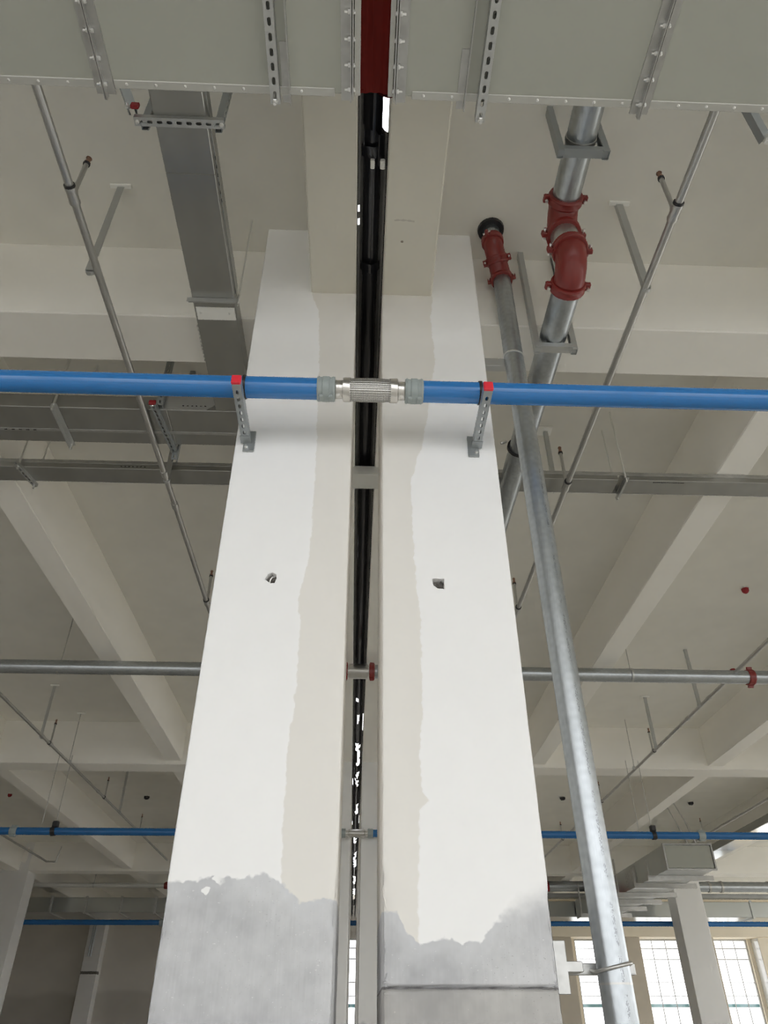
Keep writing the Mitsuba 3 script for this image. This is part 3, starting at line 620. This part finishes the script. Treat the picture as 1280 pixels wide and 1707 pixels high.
# ---------------------------------------------------------------- sprinkler branch pipes running into the depth
def sprinkler_line(x0, y0, x1, y1, z, r, risers, label, tees=(), end_elbow=False):
    k = thing("sprinkler_pipe", label, "pipe", None)
    X = lambda y: x0 + (x1 - x0) * (y - y0) / (y1 - y0)
    part(k, "pipe", tube((x0, y0, z), (x1, y1, z), r, 18), "dull_pipe", True)
    for y, h in risers:
        rk = part(k, "riser", cat(tube((X(y), y, z), (X(y), y, z + h), r * .62, 14), tube((X(y), y, z - r * .1), (X(y), y, z + r * 1.8), r * .85, 14)), "dull_pipe", True)
        part(rk, "sprinkler_head", cat(lathe((X(y), y, z + h), (X(y), y, z + h + .07), [(0, r * .8), (.012, r * .8), (.014, r * .5), (.045, r * .55), (.05, r * .75), (.062, r * .3)], 12)), "copper_head", True, "small bronze upright sprinkler head")
        part(rk, "seal_ring", ring_band((X(y), y, z + h - .005), (0, 0, 1), r * .62, .012, .005), "black_rubber", 30)
        part(k, "tee", lathe((X(y), y - .045, z), (X(y), y + .045, z), [(0, r), (0, r * 1.32), (.012, r * 1.42), (.02, r * 1.30), (.07, r * 1.30), (.078, r * 1.42), (.09, r * 1.32), (.09, r)], 18), "dull_pipe", 30)
        part(k, "seal_ring", ring_band((X(y), y - .052, z), (0, 1, 0), r, .012, .007), "black_rubber", 30)
    for y in tees:
        part(k, "socket", lathe((X(y), y - .03, z), (X(y), y + .03, z), [(0, r), (0, r * 1.3), (.06, r * 1.3), (.06, r)], 18), "dull_pipe", 30)
    return k
def drop_hanger(x, y, z, r, label, plate=True, rod=False):
    k = thing("pipe_hanger", label, "hanger", None)
    if plate: part(k, "ceiling_plate", box(x - .065, x + .065, y - .012, y + .014, ZC - .018, ZC, .002), "pale_plate")
    if rod: part(k, "rod", tube((x, y, z + r), (x, y, ZC), .006, 8), "dull_pipe", True)
    else: part(k, "angle", angle_bar((x - .02, y, z - .01), (x - .02, y, ZC), (.042, 0, 0), (0, .03, 0)), "zinc_small")
    part(k, "clip", ring_band((x, y + .02, z), (0, 1, 0), r, .02, .005), "zinc_small", 30)
SR = .021
sprinkler_line(-1.493, -2.0, -1.464, 7.90, 4.955, SR, [(2.10, .30), (6.30, .30)], "sprinkler branch pipe left of the twin columns, passing left of the long steel tray", (4.32, 4.72))
sprinkler_line(1.60, -2.0, 1.552, 7.90, 4.955, SR, [(2.08, .32), (4.36, .33), (6.34, .3)], "sprinkler branch pipe right of the twin columns crossing behind the blue pipe", (4.93,))
sprinkler_line(-4.43, 7.95, -4.40, 19.0, 5.02, SR, [(10.72, .30), (13.6, .30), (16.2, .3)], "distant sprinkler branch pipe in the left bay beyond the grey horizontal pipe", (10.4, 13.2))
sprinkler_line(4.42, 3.5, 4.45, 19.0, 5.02, SR, [(10.79, .30), (13.6, .3), (16.6, .3)], "distant sprinkler branch pipe in the right bay behind the red clamp", (8.68, 9.4))
k = sprinkler_line(-7.31, 14.0, -7.29, 19.25, 5.02, SR, [(15.6, .25)], "farthest sprinkler branch pipe at the lower left ending in a turned-up head")
part(k, "riser", cat(tube((-7.29, 19.25, 5.02), (-7.08, 19.25, 5.02), SR, 12), tube((-7.08, 19.25, 5.0), (-7.02, 19.25, 5.35), .014, 12)), "dull_pipe", True)
sprinkler_line(7.35, 13.0, 7.35, 19.5, 5.02, SR, [(16.2, .3)], "farthest sprinkler branch pipe at the lower right above the end of the grey duct")
drop_hanger(-1.52, 2.53, 4.955, SR, "angle hanger with a ceiling plate holding the left sprinkler pipe above the cross beam")
drop_hanger(1.585, 2.53, 4.955, SR, "angle hanger with a ceiling plate holding the right sprinkler pipe near the red elbows")
drop_hanger(-1.473, 4.38, 4.955, SR, "angle hanger on the left sprinkler pipe beneath the lower steel tray", False)
drop_hanger(-4.45, 10.4, 5.02, SR, "angle hanger with a ceiling plate in the left bay below the grey horizontal pipe")
drop_hanger(-4.40, 11.53, 5.02, SR, "thin rod hanger in the left bay beside the second cross beam", True, True)
drop_hanger(4.39, 10.54, 5.02, SR, "angle hanger with a ceiling plate in the right bay below the grey horizontal pipe")
drop_hanger(4.39, 11.55, 5.02, SR, "thin rod hanger in the right bay beside the second cross beam", False, True)
drop_hanger(4.40, 8.9, 5.02, SR, "short hanger on the right sprinkler pipe next to the grey horizontal pipe", False)
drop_hanger(-4.41, 14.6, 5.02, SR, "hanger on the left sprinkler pipe beyond the second cross beam")
drop_hanger(4.43, 14.8, 5.02, SR, "hanger on the right sprinkler pipe beyond the second cross beam")

# ---------------------------------------------------------------- grey horizontal main pipe in the first bay
k = thing("main_pipe", "grey horizontal main pipe behind the twin columns with red couplings in their gap", "pipe")
MY, MZ, MR = 7.94, 4.985, .078
part(k, "pipe", tube((-9.0, MY - .02, MZ), (-.18, MY, MZ), MR, 28), "galvanised", True)
part(k, "pipe", tube((.20, MY, MZ), (9.0, MY + .03, MZ), MR, 28), "galvanised", True)
part(k, "braided_hose", lathe((-.11, MY, MZ), (.13, MY, MZ), [(0, MR * .9), (.012, MR * .9), (.014, MR * 1.1), (.226, MR * 1.1), (.228, MR * .9), (.24, MR * .9)], 28), "stainless", 30, "steel flexible section between red couplings")
for x in (-.145, .165):
    m, bl = coupling((x, MY, MZ), (1, 0, 0), MR, .06, (0, .2, 1))
    part(k, "coupling", m, "red_paint", 30, "red grooved coupling")
m, bl = coupling((4.62, MY + .02, MZ), (1, 0, 0), MR, .075, (0, -.4, 1))
part(k, "coupling", m, "red_paint", 30, "red mechanical tee clamp")
part(k, "branch_outlet", tube((4.44, MY + .02, MZ), (4.44, MY + .02, MZ + .10), .03, 14), "red_paint", True)
for x, sd in ((-3.4, "left"), (3.2, "right")):
    kk = thing("pipe_hanger", f"thin rod hanger of the grey horizontal pipe on the {sd}", "hanger")
    part(kk, "rod", tube((x, MY, MZ + MR), (x, MY, ZC), .006, 8), "dull_pipe", True)
    part(kk, "clip", ring_band((x, MY, MZ), (1, 0, 0), MR, .025, .004), "zinc_small", 30)

# ---------------------------------------------------------------- far blue pipes
def far_blue(y, z, r, label, clamps, couplings_, flex):
    k = thing("blue_pipe", label, "pipe")
    part(k, "pipe", tube((-XS + .5, y, z), (-.17 if flex else GL, y, z), r, 22), "blue_paint_far", True)
    part(k, "pipe", tube((.24 if flex else GL, y, z), (XS - .5, y, z), r, 22), "blue_paint_far", True)
    if flex:
        part(k, "flexible_joint", lathe((-.15, y, z), (.22, y, z), [(0, r * .8), (.06, r * .8), (.07, r * 1.1), (.30, r * 1.1), (.31, r * .8), (.37, r * .8)], 22), "stainless", 30, "braided steel hose")
        for x in (-.17, .24): part(k, "coupling", lathe((x - .04, y, z), (x + .04, y, z), [(0, r), (0, r * 1.25), (.08, r * 1.25), (.08, r)], 22), "grey_coupling", 30)
    for x in couplings_: part(k, "coupling", cat(lathe((x - .05, y, z), (x + .05, y, z), [(0, r), (0, r * 1.25), (.10, r * 1.25), (.10, r)], 22), box(x - .045, x + .045, y - .03, y + .03, z - r * 1.5, z + r * 1.5, .008)), "grey_coupling", 30, "grey clamp coupling")
    for x, lab in clamps:
        kk = thing("pipe_clamp", lab, "clamp")
        part(kk, "ring", ring_band((x, y, z), (1, 0, .15), r, .06, .012), "black_rubber", 30)
        part(kk, "saddle", box(x - .03, x + .05, y - .03, y + .05, z + r, z + r + .09, .01), "black_rubber")
        for q in (-.10, .10): part(kk, "hanger_rod", tube((x - .1 + q, y + .03, z + r + .05), (x - .1 + q, y + .03, ZS), .006, 8), "dull_pipe", True)
far_blue(11.66, 4.04, .052, "thin blue pipe far behind the twin columns, second from the viewer", [(-4.43, "black clamp on the far blue pipe at the left"), (4.52, "black clamp on the far blue pipe at the right")], (-5.0, 5.25), True)
far_blue(21.62, 4.03, .06, "farthest blue pipe below the distant grey air duct", [], (-4.9, 11.6), False)

# ---------------------------------------------------------------- steel cable trays
TH = .12
def perforation(root, cx, y, z, nrm_y=True, n=6):
    for i in range(n):
        part(root, "vent_hole", box(cx + i * .03, cx + i * .03 + .012, y - .0015, y + .001, z, z + .006), "black_rubber")
# long tray into the depth at the left
k = thing("cable_tray", "long flat steel cable tray left of the columns running away under the beam", "cable tray")
X0, X1, TZ = -0.9979, -0.7553, 4.98
for y0, y1 in ((-2.0, 1.9800), (1.9805, 2.7532), (2.7537, 3.6590)):
    part(k, "tray_body", box(X0, X1, y0, y1, TZ, TZ + TH, .004), "steel_tray")
part(k, "cover_lip", cat(box(X1 - .001, X1 + .006, -2.0, 2.7327, TZ + .05, TZ + TH + .004, .001), box(X0 - .006, X0 + .001, -2.0, 2.7327, TZ + .05, TZ + TH + .004, .001)), "steel_tray")
part(k, "joint_plate", box(X0 + .01, X1 - .008, 2.7890, 2.8812, TZ - .004, TZ, .001), "pale_plate", label="pale joint plate with two screws")
for x in (X0 + .035, X1 - .04): part(k, "joint_screw", lathe((x, 2.8300, TZ - .003), (x, 2.8300, TZ - .010), [(0, .007), (.004, .007), (.006, .003)], 8), "bolt_zinc")
for i in range(6): part(k, "vent_hole", box(X1 + .005, X1 + .0075, 1.9037 + i * .045, 1.9201 + i * .045, TZ + .03, TZ + .038), "black_rubber")
for i in range(10): part(k, "edge_tooth", box(X0 - .006, X0 + .002, 2.9272 + i * .03, 2.9395 + i * .03, TZ - .004, TZ + .004), "flange_zinc")
k = thing("tray_hanger", "slotted trapeze hanger under the long steel tray just past the overhead duct", "hanger")
part(k, "cross_channel", strut((-1.0849, 1.7195, TZ - .026), (-0.6704, 1.7195, TZ - .026), (0, 0, -1), .041, .025, .003, .045, (.026, .014)), "zinc_small")
for x, nm in ((-1.0696, 0), (-0.6837, 1)): part(k, "bolt", bolt((x, 1.7195, TZ - .026), (0, 0, -1), .011, .010, .01), "bolt_zinc")
part(k, "side_channel", strut((-0.6878, 1.7400, TZ - .03), (-0.6878, 1.7400, ZC), (1, 0, 0), .036, .03, pitch=.06), "strut_steel")
part(k, "side_channel", strut((-1.0542, 1.7400, TZ - .03), (-1.0542, 1.7400, ZC), (-1, 0, 0), .036, .03, pitch=.06), "strut_steel")
part(k, "brace", strut((-1.0900, 1.6785, TZ + .01), (-1.4534, 1.2487, ZC), (0, -1, 0), .041, .041, holes=False), "strut_steel")
part(k, "brace_cap", box(-1.0972, -1.0583, 1.6601, 1.6785, TZ - .002, TZ + .034, .004), "dark_red_cap", label="dark red end cap")
part(k, "hinge_nut", bolt((-1.1074, 1.6683, TZ - .005), (0, -1, 0), .013, .012, .01), "bolt_zinc")
k = thing("tray_hanger", "thin angle trapeze under the long steel tray at the beam face", "hanger")
part(k, "cross_angle", angle_bar((-1.0235, 2.7225, TZ - .002), (-0.7318, 2.7225, TZ - .002), (0, .035, 0), (0, 0, -.035), .003), "zinc_small")
for x in (-0.7369,): part(k, "rod", tube((x, 2.7430, TZ - .04), (x + .0, 2.7430, ZC), .005, 8), "bolt_zinc", True)
part(k, "nut", bolt((-0.7369, 2.7430, TZ - .005), (0, 0, -1), .009, .01, .02), "bolt_zinc")

# cross tray joined by the long tray
k = thing("cable_tray", "wide steel cable tray crossing behind the blue pipe at the left, upper of the two", "cable tray")
T1a, T1b = 3.6621, 4.0172
for x0, x1 in ((-9, -4.4011), (-4.4005, -2.1084), (-2.1079, -1.3306), (-1.3300, -.55)):
    part(k, "tray_body", box(x0, x1, T1a, T1b, TZ, TZ + TH, .004), "steel_tray")
part(k, "seam_strip", box(-9, -.55, T1a + .215, T1a + .24, TZ - .004, TZ, .001), "flange_zinc")
pl = trimesh.creation.extrude_polygon(sg.Polygon([(-1.3920, 0), (-1.0644, 0), (-1.0081, .05), (-1.0081, TH), (-1.3920, TH)]), .004); pl.apply_transform(frame(V(0, T1a - .004, TZ), V(1, 0, 0), V(0, 0, 1), V(0, -1, 0)))
part(k, "side_plate", pl, "zinc_small", label="side plate with a cut corner")
perforation(k, -1.2282, T1a - .009, TZ + .03)
for i in range(5): part(k, "vent_hole", box(-2.4973 + i * .05, -2.4769 + i * .05, T1a + .225, T1a + .231, TZ - .006, TZ - .003), "black_rubber")
for x, lab in ((-2.0879, "angle trapeze under the upper cross tray at the far left"),):
    kk = thing("tray_hanger", lab, "hanger")
    part(kk, "cross_angle", angle_bar((x, T1a - .04, TZ - .003), (x, T1b + .03, TZ - .003), (.035, 0, 0), (0, 0, -.04), .003), "zinc_small")
    part(kk, "rod", tube((x + .01, T1a - .025, TZ - .05), (x + .01, T1a - .025, ZC), .008, 8), "bolt_zinc", True)
    part(kk, "rod", tube((x + .01, T1b + .02, TZ - .05), (x + .01, T1b + .02, ZC), .008, 8), "bolt_zinc", True)
kk = thing("tray_hanger", "slotted channel trapeze with a dark red cap under the upper cross tray", "hanger")
part(kk, "cross_channel", strut((-1.4060, T1a - .07, TZ - .022), (-1.3548, T1b + .07, TZ - .022), (0, 0, -1), .041, .03, .003, .04, (.024, .013)), "strut_steel")
part(kk, "end_cap", box(-1.4316, -1.3855, T1a - .085, T1a - .066, TZ - .025, TZ + .010, .004), "dark_red_cap", label="dark red end cap")
part(kk, "side_channel", strut((-1.3702, T1a - .045, TZ), (-1.3702, T1a - .045, ZC), (0, -1, 0), .041, .03), "strut_steel")
part(kk, "side_channel", strut((-1.3446, T1b + .05, TZ - .10), (-1.3446, T1b + .05, ZC), (0, -1, 0), .041, .03), "strut_steel")
part(kk, "bolt", bolt((-1.4009, T1a - .06, TZ - .02), (-1, 0, 0), .012, .012, .01), "bolt_zinc")

# lower cross tray on both sides
T2Z, T2a, T2b = 5.085, 4.438, 4.610
for s in (0, 1):
    k = thing("cable_tray", ("narrow steel cable tray crossing at the left, below the wider one", "narrow steel cable tray crossing at the right behind the galvanised pipes")[s], "cable tray")
    for x0, x1 in (((-9, -4.3), (-4.29, -.11)) if s == 0 else ((.15, 2.02), (2.05, 4.1), (4.12, 9))):
        part(k, "tray_body", box(x0, x1, T2a, T2b, T2Z, T2Z + .072, .003), "steel_tray")
    part(k, "cover_lip", cat(box(-9 if s == 0 else .15, -.11 if s == 0 else 9, T2a - .004, T2a, T2Z + .045, T2Z + .076, .001), box(-9 if s == 0 else .15, -.11 if s == 0 else 9, T2b, T2b + .004, T2Z - .002, T2Z + .076, .001)), "flange_zinc")
    if s == 0: perforation(k, -1.86, T2a - .001, T2Z + .02, n=7)
    else: part(k, "cover_slit", box(2.30, 2.55, T2a + .02, T2a + .024, T2Z - .002, T2Z + .001), "black_rubber")
    if s == 0:
        part(k, "joint_sleeve", box(-.13, .17, T2a - .006, T2b + .006, T2Z - .006, T2Z + .08, .003), "tray_cover", label="pale joint sleeve across the gap")
k = thing("tray_hanger", "small slotted trapeze under the narrow tray at the far left", "hanger")
part(k, "cross_channel", strut((-2.626, T2a - .05, T2Z - .022), (-2.57, T2b + .05, T2Z - .022), (0, 0, -1), .035, .025, .003, .04), "zinc_small")
part(k, "rod", tube((-2.615, T2a - .03, T2Z - .05), (-2.615, T2a - .03, ZC), .008, 8), "bolt_zinc", True)
part(k, "rod", tube((-2.575, T2b + .03, T2Z - .05), (-2.575, T2b + .03, ZC), .008, 8), "bolt_zinc", True)
k = thing("tray_hanger", "pale two-rod trapeze under the narrow tray at the right", "hanger")
part(k, "cross_channel", angle_bar((2.06, T2a - .04, T2Z - .003), (2.06, T2b + .05, T2Z - .003), (.035, 0, 0), (0, 0, -.035), .003), "zinc_small")
part(k, "rod", tube((2.07, T2a - .025, T2Z - .04), (2.07, T2a - .025, ZC), .007, 8), "tray_cover", True)
part(k, "rod", tube((2.07, T2b + .03, T2Z - .04), (2.07, T2b + .03, ZC), .007, 8), "tray_cover", True)
# brace ends beside the overhead duct
k = thing("seismic_brace", "short diagonal brace poking out past the overhead duct at the upper right corner", "brace")
part(k, "channel", strut((1.95, 1.75, 5.08), (1.55, 1.35, 5.6), (0, -1, -.3), .041, .041, holes=False), "strut_steel")
part(k, "hinge", cat(bolt((1.955, 1.74, 5.07), (0, -1, 0), .016, .015, .02), box(1.93, 1.98, 1.73, 1.77, 5.05, 5.09, .006)), "bolt_zinc")
k = thing("seismic_brace", "short diagonal brace poking out past the overhead duct at the upper left corner", "brace")
part(k, "channel", strut((-1.78, 1.63, 5.02), (-1.45, 1.35, 5.6), (0, -1, -.3), .041, .041, holes=False), "strut_steel")
part(k, "hinge", bolt((-1.78, 1.62, 5.02), (0, -1, 0), .016, .015, .02), "bolt_zinc")

# ---------------------------------------------------------------- ceiling caps
for x, y, lab in ((4.485, 7.26, "red round cap on the ceiling at the right above the grey horizontal pipe"), (-7.28, 16.3, "red round cap on the ceiling at the lower left edge"), (-4.44, 16.4, "dark round cap on the ceiling left of the column beyond the second cross beam"),
                  (4.46, 16.2, "dark round cap on the ceiling right of the column beyond the second cross beam"), (7.37, 16.5, "dark round cap on the ceiling above the grey duct end")):
    red = "red" in lab
    r_ = .042 if red else .06
    k = thing("ceiling_cap", lab, "cap")
    part(k, "base", lathe((x, y, ZC), (x, y, ZC - .05), [(0, r_ * 1.15), (.012, r_ * 1.15), (.013, r_)], 18), "tray_cover", 30)
    part(k, "cover", lathe((x, y, ZC - .012), (x, y, ZC - .07), [(0, r_), (.035, r_ * .92), (.055, r_ * .5)], 18), "dark_red_cap" if red else "black_rubber", 30)

# ---------------------------------------------------------------- distant ducts and pipes beyond the second bay
def ribbed_duct(k, x0, x1, y0, y1, z0, z1, along, ribs, rib_mat="flange_zinc", mat="duct_sheet"):
    part(k, "body", box(x0, x1, y0, y1, z0, z1, .01), mat)
    for c in ribs:
        if along == "x": part(k, "flange", cat(box(c - .03, c + .03, y0 - .035, y1 + .035, z0 - .035, z0), box(c - .03, c + .03, y0 - .035, y0, z0 - .035, z1 + .03)), rib_mat)
        else: part(k, "flange", cat(box(x0 - .035, x1 + .035, c - .03, c + .03, z0 - .035, z0), box(x0 - .035, x0, c - .03, c + .03, z0 - .035, z1 + .03)), rib_mat)
k = thing("air_duct", "distant ribbed air duct crossing at the lower left in front of the dim end wall", "duct")
ribbed_duct(k, -10.5, -.6, 23.0, 24.4, 4.43, 4.80, "x", np.arange(-8.3, -.7, .95))
k = thing("air_duct", "distant grey air duct crossing at the lower right behind the grey column", "duct")
ribbed_duct(k, 4.0, 5.4, 23.2, 24.4, 4.42, 4.82, "x", [4.9])
ribbed_duct(k, 5.4, 18.0, 23.0, 24.6, 4.36, 4.75, "x", [9.6, 11.3, 13.0], "duct_sheet")
k = thing("air_duct", "large grey air duct with a closed end facing the viewer at the lower right", "duct")
ribbed_duct(k, 6.25, 7.22, 15.75, 22.94, 4.30, 4.76, "y", [])
part(k, "end_panel", box(6.27, 7.20, 15.73, 15.75, 4.32, 4.74, .004), "duct_panel")
part(k, "end_frame", cat(box(6.23, 7.24, 15.71, 15.76, 4.28, 4.31), box(6.23, 7.24, 15.71, 15.76, 4.75, 4.78), box(6.23, 6.26, 15.71, 15.76, 4.28, 4.78), box(7.21, 7.24, 15.71, 15.76, 4.28, 4.78)), "flange_zinc")
for y in (16.4, 17.3, 18.5, 19.5, 20.6, 21.8):
    part(k, "support_channel", cat(box(6.0 + .05, 7.42, y - .03, y + .03, 4.20, 4.295), box(6.07, 6.10, y - .02, y + .02, 4.22, 4.6 if y < 18 else 5.0)), "dull_pipe")
for xa, za, xb, zb in ((6.85, 4.77, 6.72, 5.15), (7.02, 4.77, 6.90, 5.21)):
    part(k, "brace_rod", tube((xa, 15.9, za), (xb, 15.9, zb), .02, 10), "dull_pipe", True)
    part(k, "brace_rod", tube((xb, 15.9, zb), (xb - .25, 15.9, ZC), .012, 10), "dull_pipe", True)
part(k, "access_hatch", box(6.235, 6.25, 17.6, 18.3, 4.38, 4.70, .004), "flange_zinc")
k = thing("distant_pipe", "pale distant pipe with a red coupling crossing at the lower left above the ribbed duct", "pipe")
part(k, "pipe", tube((-9.5, 22.2, 4.98), (-.2, 22.2, 4.98), .06, 18), "tray_cover", True)
m, _ = coupling((-5.05, 22.2, 4.98), (1, 0, 0), .06, .12, (0, .3, 1)); part(k, "coupling", m, "red_paint", 30)
for x, lab in ((-7.0, "thin distant rod holding the pale pipe near the far left column"),):
    kk = thing("pipe_hanger", lab, "hanger")
    part(kk, "rod", tube((x, 22.2, 5.04), (x, 22.2, ZC), .012, 8), "dull_pipe", True)
    part(kk, "clip", ring_band((x, 22.2, 4.98), (1, 0, 0), .06, .03, .006), "zinc_small", 30)
k = thing("distant_pipe", "thick distant pipe with banded joints crossing at the lower right behind the grey duct", "pipe")
part(k, "pipe", tube((5.4, 22.3, 5.02), (18, 22.3, 5.02), .13, 20), "galvanised", True)
for x in (9.9, 10.25, 11.6, 12.3, 13.0): part(k, "band", ring_band((x, 22.3, 5.02), (1, 0, 0), .13, .06, .02), "dull_pipe", 30)
part(k, "bend", sweep([(5.4, 22.3, 5.02), (5.2, 22.3, 5.0), (4.95, 22.3, 4.86), (4.75, 22.3, 4.82)], .135, 18), "dark_red_cap", True, "dark red offset bend")
part(k, "pipe", tube((4.75, 22.3, 4.82), (.2, 22.3, 4.82), .12, 20), "galvanised", True)
k = thing("cable_tray", "pale distant cable tray below the thick pipe at the lower right", "cable tray")
part(k, "tray_body", box(.3, 18, 22.65, 22.95, 4.80, 4.90, .004), "steel_tray")
k = thing("cable_tray", "bright steel tray running into the depth at the far right below the ceiling", "cable tray")
for y0, y1 in ((10.0, 12.38), (12.40, 14.78), (14.80, 17.18), (17.20, 18.6), (18.62, 20.9)):
    part(k, "tray_body", box(7.98, 8.40, y0, y1, 4.95, 5.06, .003), "shiny_sheet")
part(k, "side_rail", box(7.955, 7.98, 10.0, 20.9, 4.94, 5.08, .002), "steel_tray")
